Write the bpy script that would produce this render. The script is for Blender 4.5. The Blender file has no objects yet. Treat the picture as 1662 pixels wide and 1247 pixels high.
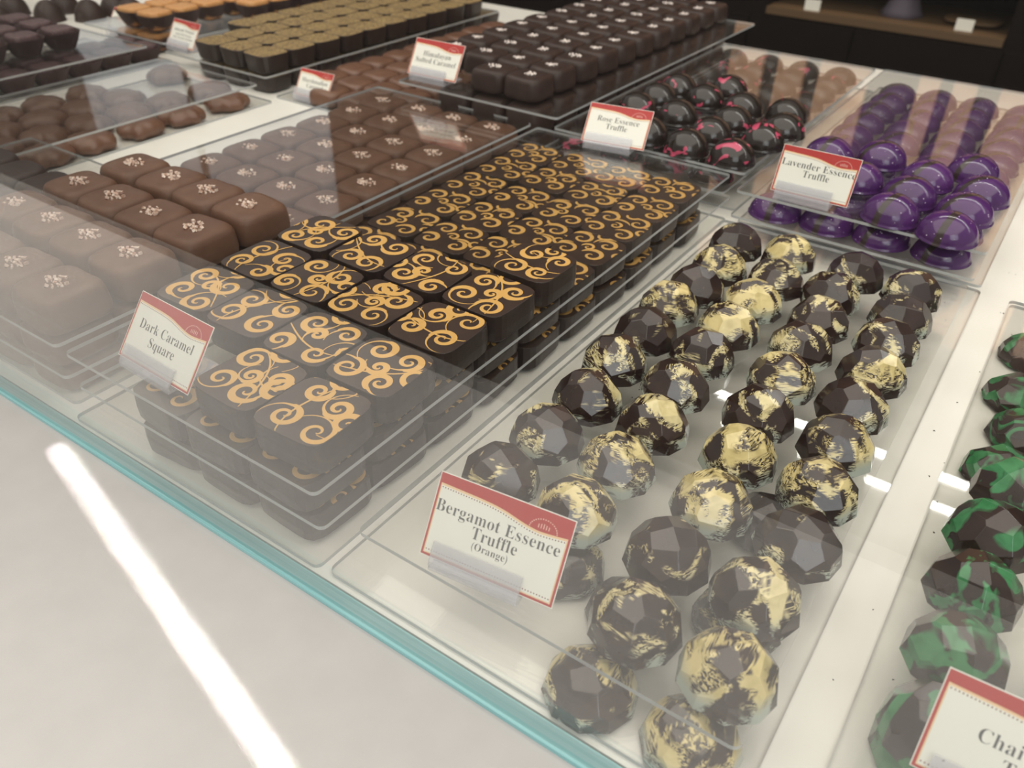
import bpy, bmesh, math, random
import numpy as np
from mathutils import Vector, Matrix

# ---------------------------------------------------------------- camera, world, lights
K = 0.0006                      # one drawing unit is 0.6 mm
SC = bpy.context.scene
COL = SC.collection
def V(x, y, z): return Vector((x * K, y * K, z * K))
F_PX, PITCH, YAW, ROLL = 1336.6, 35.70, -33.79, 1.45
cam_d = bpy.data.cameras.new('camera'); cam = bpy.data.objects.new('camera', cam_d); COL.objects.link(cam)
cam.location = V(0, -219, 400)
def _rot():
    pi, ya, ro = map(math.radians, (PITCH, YAW, ROLL))
    f = Vector((math.sin(ya) * math.cos(pi), math.cos(ya) * math.cos(pi), -math.sin(pi)))
    r0 = Vector((math.cos(ya), -math.sin(ya), 0)); u0 = r0.cross(f)
    r = r0 * math.cos(ro) + u0 * math.sin(ro); u = -r0 * math.sin(ro) + u0 * math.cos(ro)
    return Matrix((r, u, -f)).transposed()
cam.rotation_euler = _rot().to_euler()
cam_d.sensor_width = 36; cam_d.lens = F_PX / 1662 * 36
cam_d.clip_start = 0.01; cam_d.clip_end = 30
cam_d.dof.use_dof = True; cam_d.dof.focus_distance = 0.345; cam_d.dof.aperture_fstop = 15
SC.camera = cam
SC.view_settings.view_transform = 'Standard'; SC.view_settings.look = 'None'
SC.view_settings.gamma = 1; SC.view_settings.use_curve_mapping = False
SC.view_settings.exposure = 0.25
SC.cycles.max_bounces = 8; SC.cycles.diffuse_bounces = 3; SC.cycles.glossy_bounces = 4
SC.cycles.transparent_max_bounces = 28; SC.cycles.transmission_bounces = 4
SC.cycles.caustics_reflective = False; SC.cycles.caustics_refractive = False
SC.cycles.use_denoising = True

world = bpy.data.worlds.new('world'); SC.world = world; world.use_nodes = True
world.node_tree.nodes['Background'].inputs[0].default_value = (1.0, 0.93, 0.84, 1)
world.node_tree.nodes['Background'].inputs[1].default_value = 0.50

def area(name, loc, target, sx, sy, power, color, spread=180):
    l = bpy.data.lights.new(name, 'AREA'); l.shape = 'RECTANGLE'; l.size = sx * K; l.size_y = sy * K
    l.energy = power; l.color = color; l.spread = math.radians(spread)
    o = bpy.data.objects.new(name, l); COL.objects.link(o); o.location = V(*loc)
    d = (V(*target) - V(*loc)).normalized()
    o.rotation_euler = d.to_track_quat('-Z', 'Y').to_euler()
    return o
area('ceiling_light', (-400, -350, 2300), (-400, -350, 0), 4600, 3600, 36.0, (1.0, 0.93, 0.83))
area('front_daylight', (1500, -1500, 1500), (-200, 300, 0), 1500, 1200, 7.0, (0.93, 0.96, 1.0))
area('wall_washer', (-600, 2700, 2000), (-600, 3300, 800), 2600, 120, 5.2, (1.0, 0.85, 0.72), 110)
# narrow beam added to throw the streak on the front ledge, no known lamp
sb = area('added_ledge_beam', (-370, -61, 900), (-370, -61, 0), 340, 4, 0.012, (1.0, 0.97, 0.92), 1.2)
sb.rotation_euler = (0, 0, math.radians(-13.4))

# ---------------------------------------------------------------- material helpers
def mat(name):
    m = bpy.data.materials.new(name); m.use_nodes = True
    nt = m.node_tree; return m, nt, nt.nodes['Principled BSDF']
def simple(name, col, rough=0.5, spec=0.5, **kw):
    m, nt, b = mat(name)
    b.inputs['Base Color'].default_value = (*col, 1); b.inputs['Roughness'].default_value = rough
    b.inputs['Specular IOR Level'].default_value = spec
    for k, v in kw.items(): b.inputs[k.replace('_', ' ')].default_value = v
    return m
def N(nt, typ, **kw):
    n = nt.nodes.new(typ)
    for k, v in kw.items(): setattr(n, k, v)
    return n
def lk(nt, a, b): nt.links.new(a, b)
def coords(nt, scale=(1, 1, 1), rnd=0.0):
    tc = N(nt, 'ShaderNodeTexCoord'); mp = N(nt, 'ShaderNodeMapping')
    mp.inputs['Scale'].default_value = scale
    if rnd:
        oi = N(nt, 'ShaderNodeObjectInfo'); mu = N(nt, 'ShaderNodeVectorMath', operation='SCALE')
        cx = N(nt, 'ShaderNodeCombineXYZ')
        lk(nt, oi.outputs['Random'], cx.inputs[0]); 
        m2 = N(nt, 'ShaderNodeMath', operation='MULTIPLY'); m2.inputs[1].default_value = 7.3
        lk(nt, oi.outputs['Random'], m2.inputs[0]); lk(nt, m2.outputs[0], cx.inputs[1])
        mu.inputs['Scale'].default_value = rnd
        lk(nt, cx.outputs[0], mu.inputs[0]); ad = N(nt, 'ShaderNodeVectorMath', operation='ADD')
        lk(nt, tc.outputs['Object'], ad.inputs[0]); lk(nt, mu.outputs[0], ad.inputs[1])
        lk(nt, ad.outputs[0], mp.inputs[0])
    else: lk(nt, tc.outputs['Object'], mp.inputs[0])
    return mp.outputs[0]
def noise(nt, vec, scale, detail=3, dist=0.0, rough=.5):
    n = N(nt, 'ShaderNodeTexNoise'); n.inputs['Scale'].default_value = scale
    n.inputs['Detail'].default_value = detail; n.inputs['Distortion'].default_value = dist
    n.inputs['Roughness'].default_value = rough
    lk(nt, vec, n.inputs['Vector']); return n.outputs['Fac']
def ramp(nt, fac, stops):
    r = N(nt, 'ShaderNodeValToRGB'); e = r.color_ramp.elements
    while len(e) > 1: e.remove(e[-1])
    e[0].position = stops[0][0]; e[0].color = (*stops[0][1], 1)
    for p, c in stops[1:]:
        x = e.new(p); x.color = (*c, 1)
    lk(nt, fac, r.inputs[0]); return r.outputs[0]
def step(nt, fac, a, b):
    r = N(nt, 'ShaderNodeMapRange'); r.inputs['From Min'].default_value = a; r.inputs['From Max'].default_value = b
    lk(nt, fac, r.inputs['Value']); return r.outputs[0]
def mix(nt, f, a, b):
    m = N(nt, 'ShaderNodeMix', data_type='RGBA')
    if hasattr(f, 'is_linked') or not isinstance(f, float): lk(nt, f, m.inputs[0])
    else: m.inputs[0].default_value = f
    for i, c in ((6, a), (7, b)):
        if isinstance(c, tuple): m.inputs[i].default_value = (*c, 1)
        else: lk(nt, c, m.inputs[i])
    return m.outputs[2]
def mth(nt, op, a, b=None):
    m = N(nt, 'ShaderNodeMath', operation=op)
    for i, c in ((0, a), (1, b)):
        if c is None: continue
        if isinstance(c, (int, float)): m.inputs[i].default_value = c
        else: lk(nt, c, m.inputs[i])
    return m.outputs[0]
def bump(nt, b, h, strength, dist=0.0005):
    n = N(nt, 'ShaderNodeBump'); n.inputs['Strength'].default_value = strength; n.inputs['Distance'].default_value = dist
    lk(nt, h, n.inputs['Height']); lk(nt, n.outputs[0], b.inputs['Normal'])

def clear(name, tint, f0=0.04, haze=0.0, hcol=(.8, .8, .78), gain=1.0, rough=0.0):
    """thin clear sheet: Fresnel mirror over straight see-through, per face"""
    m = bpy.data.materials.new(name); m.use_nodes = True; nt = m.node_tree; nt.nodes.clear()
    out = N(nt, 'ShaderNodeOutputMaterial'); g = N(nt, 'ShaderNodeNewGeometry')
    d = N(nt, 'ShaderNodeVectorMath', operation='DOT_PRODUCT')
    lk(nt, g.outputs['Normal'], d.inputs[0]); lk(nt, g.outputs['Incoming'], d.inputs[1])
    c = mth(nt, 'ABSOLUTE', d.outputs['Value']); c1 = mth(nt, 'SUBTRACT', 1.0, c)
    p = mth(nt, 'POWER', c1, 5.0); p = mth(nt, 'MULTIPLY', p, 1 - f0); p = mth(nt, 'ADD', p, f0)
    p = mth(nt, 'MULTIPLY', p, gain); p = mth(nt, 'MINIMUM', p, 1.0)
    tr = N(nt, 'ShaderNodeBsdfTransparent'); tr.inputs[0].default_value = (*tint, 1)
    gl = N(nt, 'ShaderNodeBsdfGlossy'); gl.inputs['Roughness'].default_value = rough; gl.inputs[0].default_value = (1, 1, 1, 1)
    mx = N(nt, 'ShaderNodeMixShader'); lk(nt, p, mx.inputs[0])
    if haze:
        df = N(nt, 'ShaderNodeBsdfDiffuse'); df.inputs[0].default_value = (*hcol, 1)
        m0 = N(nt, 'ShaderNodeMixShader'); m0.inputs[0].default_value = haze
        lk(nt, tr.outputs[0], m0.inputs[1]); lk(nt, df.outputs[0], m0.inputs[2]); lk(nt, m0.outputs[0], mx.inputs[1])
    else: lk(nt, tr.outputs[0], mx.inputs[1])
    lk(nt, gl.outputs[0], mx.inputs[2]); lk(nt, mx.outputs[0], out.inputs[0])
    return m

M = {}
M['acrylic'] = clear('clear_acrylic', (.993, .993, .988), .036)
M['acrylic_edge'] = clear('acrylic_cut_edge', (.8, .82, .82), .05, .93, (.44, .45, .45))
M['holder'] = clear('frosted_holder', (.93, .93, .95), .05, .24, (.80, .80, .84), rough=.12)
M['holder_edge'] = clear('holder_edge', (.85, .85, .87), .05, .5, (.72, .72, .74))
M['glass'] = clear('case_glass', (.985, .995, .99), .043, gain=1.85)
m, nt, b = mat('teal_glass_edge'); M['teal'] = m
c = noise(nt, coords(nt, (2, 300, 300)), 4, 3)
lk(nt, ramp(nt, c, [(.35, (.17, .40, .42)), (.65, (.26, .50, .52))]), b.inputs['Base Color']); b.inputs['Roughness'].default_value = .25
m, nt, b = mat('white_laminate'); M['ledge'] = m
c = noise(nt, coords(nt), 60, 4)
lk(nt, ramp(nt, c, [(.3, (.405, .396, .389)), (.7, (.43, .42, .412))]), b.inputs['Base Color'])
b.inputs['Roughness'].default_value = .32; bump(nt, b, noise(nt, coords(nt), 1800, 2), .12, .0002)
m, nt, b = mat('white_deck'); M['deck'] = m
c = noise(nt, coords(nt), 30, 4)
lk(nt, ramp(nt, c, [(.3, (.77, .745, .69)), (.7, (.82, .795, .74))]), b.inputs['Base Color']); b.inputs['Roughness'].default_value = .3

def choc(name, c1, c2, rough, ns=90, bs=.25, spec=.5, coat=0.0):
    m, nt, b = mat(name); v = coords(nt, rnd=3.1)
    lk(nt, ramp(nt, noise(nt, v, ns, 4), [(.35, c1), (.65, c2)]), b.inputs['Base Color'])
    b.inputs['Roughness'].default_value = rough; b.inputs['Specular IOR Level'].default_value = spec
    b.inputs['Coat Weight'].default_value = coat; b.inputs['Coat Roughness'].default_value = .08
    bump(nt, b, noise(nt, v, ns * 3, 3), bs, .0004); return m
M['milk'] = choc('milk_chocolate', (.112, .052, .030), (.142, .070, .042), .48, spec=.4)
M['milk_turtle'] = choc('milk_chocolate_cluster', (.125, .058, .034), (.16, .078, .048), .36, 60, .5)
M['dark_matte'] = choc('dark_chocolate', (.026, .013, .010), (.036, .019, .015), .45, spec=.35)
M['dark_side'] = choc('dark_chocolate_shell', (.021, .012, .010), (.029, .017, .014), .35, 120, .3)
M['dark_top'] = choc('dark_chocolate_gloss', (.034, .019, .014), (.045, .026, .020), .30, 60, .05)
M['gold'] = simple('gold_transfer', (.60, .345, .10), .45, .4)
m, nt, b = mat('toasted_top'); M['toast'] = m; v = coords(nt, rnd=2)
lk(nt, ramp(nt, noise(nt, v, 520, 4), [(.38, (.08, .04, .015)), (.5, (.24, .16, .06)), (.7, (.36, .26, .11))]), b.inputs['Base Color']); b.inputs['Roughness'].default_value = .7

def truffle_mat(name, thr, c_lo, c_hi, streak=True, pale=(.42, .46, .40)):
    m, nt, b = mat(name); v = coords(nt, rnd=.37)
    base = ramp(nt, noise(nt, v, 70, 3), [(.4, (.020, .010, .009)), (.65, (.034, .018, .015))])
    patch = noise(nt, v, 62, 2.5, 1.2)
    p = step(nt, patch, thr, thr + .05)
    if streak:
        vs = coords(nt, (.07, .45, 1), rnd=.21)
        st = step(nt, noise(nt, vs, 1300, 2, 1.2, .5), .46, .54)
        body = step(nt, patch, thr + .07, thr + .13)
        p = mth(nt, 'MULTIPLY', p, mth(nt, 'MAXIMUM', st, body))
    col = ramp(nt, noise(nt, v, 130, 4, .6), [(.3, c_lo), (.62, c_hi)])
    sx = N(nt, 'ShaderNodeSeparateXYZ'); tc = N(nt, 'ShaderNodeTexCoord'); lk(nt, tc.outputs['Object'], sx.inputs[0])
    if streak: col = mix(nt, step(nt, sx.outputs[2], 15 * K, 5 * K), col, pale)  # window reflection painted into the colour: cream goes pale near the base
    lk(nt, mix(nt, p, base, col), b.inputs['Base Color'])
    b.inputs['Roughness'].default_value = .17; b.inputs['Specular IOR Level'].default_value = .6
    return m
M['berg0'] = truffle_mat('bergamot_shell_heavy_paint', .44, (.46, .37, .15), (.68, .56, .27))
M['berg1'] = truffle_mat('bergamot_shell_light_paint', .51, (.48, .40, .19), (.70, .60, .33))
M['berg2'] = truffle_mat('bergamot_shell_bare', .60, (.46, .38, .18), (.66, .56, .30))
M['chai'] = truffle_mat('chai_shell', .50, (.018, .13, .040), (.05, .22, .085), streak=False)

m, nt, b = mat('purple_shell'); M['purple'] = m
tc = N(nt, 'ShaderNodeTexCoord'); sx = N(nt, 'ShaderNodeSeparateXYZ'); lk(nt, tc.outputs['Object'], sx.inputs[0])
w = mth(nt, 'ABSOLUTE', mth(nt, 'SUBTRACT', sx.outputs[0], 2 * K))
wn = mth(nt, 'ADD', w, mth(nt, 'MULTIPLY', mth(nt, 'SUBTRACT', noise(nt, coords(nt), 700, 2), .5), 2.2 * K))
band = step(nt, wn, 3.6 * K, 3.1 * K)
v = coords(nt, rnd=1.3); vo = N(nt, 'ShaderNodeTexVoronoi'); vo.inputs['Scale'].default_value = 360; lk(nt, v, vo.inputs['Vector'])
dots = mth(nt, 'MULTIPLY', step(nt, vo.outputs['Distance'], .16, .10), step(nt, noise(nt, v, 120, 2), .50, .56))
pc = ramp(nt, noise(nt, v, 40, 3), [(.3, (.045, .011, .078)), (.7, (.075, .020, .115))])
pc = mix(nt, band, pc, (.035, .022, .022)); pc = mix(nt, dots, pc, (.62, .52, .66))
lk(nt, pc, b.inputs['Base Color']); b.inputs['Roughness'].default_value = .13
m, nt, b = mat('rose_shell'); M['rose'] = m; v = coords(nt, rnd=.83)
p = step(nt, noise(nt, v, 55, 2.5, 1.4), .625, .64)
lk(nt, mix(nt, p, (.016, .011, .009), (.46, .06, .12)), b.inputs['Base Color']); b.inputs['Roughness'].default_value = .13
m, nt, b = mat('salt'); M['salt'] = m
lk(nt, ramp(nt, noise(nt, coords(nt, rnd=2), 500, 1), [(.3, (.50, .30, .22)), (.65, (.72, .60, .52))]), b.inputs['Base Color'])
b.inputs['Roughness'].default_value = .2
M['white_salt'] = simple('white_salt', (.70, .62, .58), .3)
M['paper_cup'] = simple('brown_paper_cup', (.050, .024, .022), .6)
def sugar(name, a, c_):
    m, nt, b = mat(name); v = coords(nt, rnd=1)
    lk(nt, ramp(nt, noise(nt, v, 1300, 2), [(.45, a), (.62, c_)]), b.inputs['Base Color']); b.inputs['Roughness'].default_value = .45
    bump(nt, b, noise(nt, v, 1300, 2), .8, .0006); return m
M['berry'] = sugar('sugared_berry_jelly', (.035, .006, .010), (.20, .13, .13))
M['orange'] = sugar('sugared_orange_jelly', (.50, .19, .035), (.66, .42, .20))
M['card'] = simple('white_card', (.80, .79, .72), .5)
M['red'] = simple('card_red', (.42, .028, .025), .5)
M['cream'] = simple('card_cream', (.80, .55, .32), .5)
M['ink'] = simple('card_ink', (.095, .095, .098), .6)
M['dot'] = simple('card_dots', (.25, .10, .08), .6)
M['pink'] = simple('card_emblem', (.75, .42, .36), .6)
M['cabinet'] = simple('dark_cabinet', (.006, .0035, .0025), .6, .12)
m, nt, b = mat('tan_wood'); M['wood'] = m
lk(nt, ramp(nt, noise(nt, coords(nt, (1, 1, 12)), 3, 5, 1.2), [(.3, (.44, .26, .165)), (.7, (.56, .36, .24))]), b.inputs['Base Color']); b.inputs['Roughness'].default_value = .6
M['shelfwood'] = simple('shelf_oak', (.11, .065, .03), .6)
M['floor'] = simple('dark_floor', (.016, .013, .011), .6, .2)
M['wallpaint'] = simple('wall_paint', (.05, .04, .035), .8)
M['mauve'] = simple('mauve_cloth', (.12, .10, .13), .7)
M['metal'] = simple('brushed_metal', (.45, .45, .45), .35, Metallic=1.0)
def emit(name, col, s):
    m, nt, b = mat(name); b.inputs['Base Color'].default_value = (0, 0, 0, 1)
    b.inputs['Emission Color'].default_value = (*col, 1); b.inputs['Emission Strength'].default_value = s; return m
M['led'] = emit('led_diffuser', (1, .97, .92), 28)
M['daylight'] = emit('window_daylight', (.95, .96, .98), .42)

# ---------------------------------------------------------------- object helpers
def link(name, verts, faces, mats, parent=None, midx=None, smooth=False):
    me = bpy.data.meshes.new(name)
    me.from_pydata([(v[0] * K, v[1] * K, v[2] * K) for v in verts], [], faces)
    for mm in (mats if isinstance(mats, (list, tuple)) else [mats]): me.materials.append(M[mm])
    if midx is not None: me.polygons.foreach_set('material_index', midx)
    if smooth: me.polygons.foreach_set('use_smooth', [True] * len(me.polygons))
    me.update()
    o = bpy.data.objects.new(name, me); COL.objects.link(o)
    if parent: o.parent = parent
    return o
def tag(o, label=None, cat=None, group=None, kind=None):
    if label: o['label'] = label
    if cat: o['category'] = cat
    if group: o['group'] = group
    if kind: o['kind'] = kind
    return o
def empty(name, loc=(0, 0, 0), rz=0):
    o = bpy.data.objects.new(name, None); COL.objects.link(o); o.empty_display_size = .01
    o.location = V(*loc); o.rotation_euler.z = rz; return o
def box_geo(x0, x1, y0, y1, z0, z1):
    v = [(x, y, z) for z in (z0, z1) for x, y in ((x0, y0), (x1, y0), (x1, y1), (x0, y1))]
    f = [(3, 2, 1, 0), (4, 5, 6, 7), (0, 1, 5, 4), (1, 2, 6, 5), (2, 3, 7, 6), (3, 0, 4, 7)]
    return v, f
def box(name, b, m, parent=None, bev=0.0):
    v, f = box_geo(*b); o = link(name, v, f, m, parent)
    if bev:
        bm = bmesh.new(); bm.from_mesh(o.data)
        bmesh.ops.bevel(bm, geom=bm.edges[:], offset=bev * K, segments=2, affect='EDGES'); bm.to_mesh(o.data); bm.free()
    return o
def sheet(name, x0, x1, y0, y1, z0, z1, label, cat='acrylic sheet', r=5, group=None):
    """clear sheet with rounded corners, clear faces and pale cut edges"""
    pts = []
    for cx, cy, a0 in ((x1 - r, y1 - r, 0), (x0 + r, y1 - r, 90), (x0 + r, y0 + r, 180), (x1 - r, y0 + r, 270)):
        for k in range(5):
            a = math.radians(a0 + k * 22.5); pts.append((cx + r * math.cos(a), cy + r * math.sin(a)))
    n = len(pts); v = [(x, y, z0) for x, y in pts] + [(x, y, z1) for x, y in pts]
    f = [tuple(range(n - 1, -1, -1)), tuple(range(n, 2 * n))] + [(i, (i + 1) % n, n + (i + 1) % n, n + i) for i in range(n)]
    o = link(name, v, f, ['acrylic', 'acrylic_edge'], None, [0, 0] + [1] * n)
    return tag(o, label, cat, group)
def clone(o, loc=None, rz=0, sc=None, first={}):
    """copy a thing with its parts; the first call for a source moves the source itself"""
    if id(o) not in first:
        first[id(o)] = o; c = o
    else:
        c = o.copy(); COL.objects.link(c)
        for ch in list(o.children):
            if ch.get('_src', 1):
                d = ch.copy(); COL.objects.link(d); d.parent = c
    c.location = V(*loc); c.rotation_euler.z = rz
    if sc: c.scale = sc
    return c
rnd = random.Random(7)
ORD = ['zeroth', 'first', 'second', 'third', 'fourth', 'fifth', 'sixth', 'seventh', 'eighth', 'ninth', 'tenth', 'eleventh', 'twelfth', 'thirteenth', 'fourteenth']

# superellipse lofts
def sring(a, b, z, n=5.0, seg=32, wob=0, ph=0):
    out = []
    for i in range(seg):
        t = 2 * math.pi * i / seg
        c, s = math.cos(t), math.sin(t)
        k = (abs(c) ** n + abs(s) ** n) ** (-1 / n)
        w = 1 + wob * math.sin(3 * t + ph) + wob * .6 * math.sin(5 * t + 2 * ph)
        out.append((a * c * k * w, b * s * k * w, z))
    return out
def loft(rings, cap_top=True, cap_bot=True):
    n = len(rings[0]); v = [p for r in rings for p in r]; f = []
    for j in range(len(rings) - 1):
        for i in range(n):
            a = j * n + i; b = j * n + (i + 1) % n
            f.append((a, b, b + n, a + n))
    if cap_bot: f.append(tuple(range(n - 1, -1, -1)))
    if cap_top: f.append(tuple((len(rings) - 1) * n + i for i in range(n)))
    return v, f

# ---------------------------------------------------------------- setting
tag(box('floor', (-30000, 30000, -30000, 30000, -1560, -1500), 'floor'), kind='structure')
v = []; f = []; mi = []
def addbox(V_, F_, MI, b, m):
    n = len(V_); vv, ff = box_geo(*b); V_.extend(vv); F_.extend(tuple(i + n for i in q) for q in ff); MI.extend([m] * 6)
addbox(v, f, mi, (-3780, 3000, 3330, 3400, -100, 3000), 0)
for x0, x1 in ((-1290, -1144), (-1083, -971), (-911, -720), (-534, -461), (-414, -333), (-254, 60), (120, 420), (500, 900)):
    addbox(v, f, mi, (x0, x1, 3300, 3330, 330, 1500), 1)
tag(link('wall_back', v, f, ['wallpaint', 'wood'], None, mi), kind='structure')
tag(box('wall_left', (-9000, -6500, 3330, 3400, -1500, 3000), 'wallpaint'), kind='structure')
wn_ = tag(box('window_1', (-6500, -3780, 3350, 3360, 200, 2600), 'daylight'), kind='structure')
box('window_frame', (-5180, -5120, 3330, 3350, 200, 2600), 'wallpaint', wn_)

# display counter: white deck, ledge, plinth
t = empty('display_counter')
tag(t, 'long white display counter carrying all the chocolate trays behind the glass', 'display counter')
box('deck', (-2600, 700, 4, 1460, -14, 0), 'deck', t)
box('front_ledge', (-2600, 700, -239, 3.5, -20, 0), 'ledge', t, 2)
box('plinth', (-2600, 700, -180, 1400, -1500, -20.5), 'cabinet', t)
# front glass pane with its teal lower edge
t = empty('glass_pane')
tag(t, 'upright front glass pane with a teal lower edge standing on the white ledge', 'glass pane')
box('pane', (-2600, 700, -9, 0, 3.2, 760), 'glass', t)
box('lower_edge', (-2600, 700, -11, 1, 0.1, 3.2), 'teal', t)
# LED bar under the case top
t = empty('led_light_bar', (0, 0, 0))
tag(t, 'slim white light bar fixed above the trays inside the case', 'light bar')
box('housing', (-348, 640, 866, 890, 452, 466), 'metal', t)
box('diffuser', (-345, 637, 873, 883, 449, 452), 'led', t)

# back cabinet with an open shelf
t = empty('back_cabinet', (0, 0, 0))
tag(t, 'dark brown cabinet with open oak shelf standing behind the counter', 'cabinet')
box('side_panel', (-9000, -1172, 3300, 3900, -1500, 320), 'cabinet', t)
box('side_panel', (-300, 3000, 3300, 3900, -1500, 320), 'cabinet', t)
box('lower_body', (-1172, -300, 3300, 3900, -1500, -300), 'cabinet', t)
box('upper_body', (-1172, -300, 3300, 3900, 150, 320), 'cabinet', t)
box('back_panel', (-1172, -300, 3800, 3900, -300, 150), 'cabinet', t)
box('shelf_board', (-1170, -302, 3290, 3790, -299, -272), 'shelfwood', t)
for x0, x1 in ((-1700, -1235), (-1225, -818), (-808, -294), (-284, 300)):
    d = box('door', (x0, x1, 3284, 3299, -1450, -310), 'cabinet', t, 2)
for i, (x, y) in enumerate(((-1000, 3320), (-448, 3340))):
    c = box('shelf_label', (x - 30, x + 30, y, y + 4, -272, -232), 'card')
    tag(c, ['small blank white card at the left end of the open cabinet shelf', 'small blank white card at the right end of the open cabinet shelf'][i], 'card')
rs = [sring(82 - 55 * (k / 8) ** .6, 82 - 55 * (k / 8) ** .6, -272 + k * 22, 2, 32, .03, k * .1) for k in range(9)]
vv, ff = loft(rs); o = link('gift_bag', [(x - 700, y + 3480, z + .3) for x, y, z in vv], ff, 'mauve', smooth=True)
tag(o, 'pale mauve gathered gift bag in the middle of the open cabinet shelf', 'gift bag')
rs = [sring(a, a * .8, z, 4) for a, z in ((60, -272), (95, -262), (100, -254), (96, -252))]
vv, ff = loft(rs); o = link('wooden_platter', [(x - 440, y + 3480, z + .5) for x, y, z in vv], ff, 'shelfwood', smooth=True)
tag(o, 'flat brown platter behind the right card on the cabinet shelf', 'platter')

# ---------------------------------------------------------------- acrylic sheets
ZB, ZA0, ZA1, ZC0, ZC1 = 3.0, 27.0, 30.0, 53.5, 56.5
def S(x0, x1, y0, y1, lvl, label, z=None, **k):
    z0, z1 = z or {0: (.1, ZB), 1: (ZA0, ZA1), 2: (ZC0, ZC1)}[lvl]
    return sheet('acrylic_sheet', x0, x1, y0, y1, z0, z1, label, **k)
S(-833, -570, 16, 660, 0, 'clear base sheet on the deck under the milk caramels')
S(-833, -571, 16, 664, 1, 'clear middle sheet carrying the second layer of milk caramels', z=(24, 27))
S(-834, -570, 16, 664, 2, 'clear top sheet carrying the front milk chocolate caramels')
S(-555, -294, 6, 660, 0, 'clear base sheet on the deck under the gold swirled squares')
S(-551, -294, 14, 661, 1, 'clear middle sheet between the layers of gold swirled squares')
S(-557, -297, 15, 657, 2, 'clear top sheet carrying the gold swirled squares and their sign')
S(-287, -18, 8, 652, 0, 'clear base sheet on the deck under the bergamot truffles', r=6)
S(-276, -28, 26, 596, 1, 'clear raised sheet carrying four files of bergamot truffles')
S(10, 280, 12, 640, 0, 'clear base sheet on the deck under the chai truffles')
S(8, 262, 26, 590, 1, 'clear raised sheet carrying the green chai truffles')
S(-282, -20, 662, 1262, 0, 'clear base sheet on the deck under the purple truffles')
S(-275, -25, 617, 1230, 2, 'clear top sheet carrying the front purple truffles and their sign')
S(-560, -296, 690, 1300, 0, 'clear base sheet on the deck under the rose truffles')
S(-275, -27, 612, 1228, 1, 'clear middle sheet carrying the second layer of purple truffles')
S(-552, -305, 664, 1250, 1, 'clear middle sheet carrying the second layer of rose truffles')
S(-541, -286, 668, 1222, 2, 'clear top sheet carrying the rose splashed truffles')
HZ = 76.5
S(-782, -524, 648, 1310, 2, 'clear high sheet carrying the dark salted caramels', z=(HZ - 3, HZ))
S(-1052, -794, 660, 1290, 0, 'clear base sheet on the deck under the marshmallow caramels')
S(-1313, -1062, 655, 1285, 1, 'clear sheet carrying the gold topped nougats', z=(ZA0 + 1, ZA1 + 1))
S(-1285, -1047, 160, 626, 1, 'empty clear sheet lying over the milk chocolate clusters')
S(-1285, -1035, 160, 640, 0, 'clear base sheet on the deck under the milk chocolate clusters')
S(-1600, -1345, 300, 648, 1, 'clear sheet carrying the dark sugared jellies in paper cups', z=(33, 36))
S(-1610, -1345, 300, 690, 0, 'clear base sheet on the deck under the lower dark jellies')
S(-1580, -1340, 676, 1250, 1, 'clear sheet carrying the orange sugared jellies in paper cups', z=(33, 36))
S(-1090, -855, 16, 290, 1, 'clear sheet carrying the plain dark caramels at the left')

# ---------------------------------------------------------------- chocolate shapes
def block_body(name, m, a=28.8, h=28, parent=None, n=5.2, seed=0, dome=1.0):
    prof = [(.95, 0), (1.0, .06), (1.015, .25), (1.0, .5), (.975, .74), (.935, .88), (.86, .96), (.68, .99), (.36, 1.0)]
    r = random.Random(seed); wob = .006 + r.random() * .006; ph = r.random() * 6
    rings = [sring(a * s, a * s, h * z, n if i < 5 else n - .5 * (i - 4) * .6, 36, wob, ph) for i, (s, z) in enumerate(prof)]
    v, f = loft(rings)
    v = [(x + .03 * h * z / 28 * math.sin(ph), y, z + (0 if z < h * .8 else dome * math.sin(x * .12 + ph) * .35)) for x, y, z in v]
    o = link(name, v, f, m, parent, smooth=True); return o
def crystals(name, m, parent, h, n, rad, s0, s1, seed):
    r = random.Random(seed); V_ = []; F_ = []
    for i in range(n):
        a = r.random() * 6.28; d = rad * r.random() ** .7
        cx, cy = d * math.cos(a) * 1.15, d * math.sin(a) * .8; s = r.uniform(s0, s1)
        bm = bmesh.new(); bmesh.ops.create_icosphere(bm, subdivisions=1, radius=s) if r.random() < .35 else bmesh.ops.create_cube(bm, size=s * 1.5)
        R = Matrix.Rotation(r.random() * 6, 4, Vector((r.random(), r.random(), r.random() + .1)).normalized())
        k = len(V_)
        for v_ in bm.verts:
            p = R @ Vector((v_.co.x * r.uniform(.8, 1.2), v_.co.y * r.uniform(.6, 1.1), v_.co.z * r.uniform(.6, 1)))
            V_.append((p.x + cx, p.y + cy, p.z + h + s * .3))
        bm.verts.index_update()
        for f_ in bm.faces: F_.append(tuple(k + q.index for q in f_.verts))
        bm.free()
    return link(name, V_, F_, m, parent)

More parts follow.
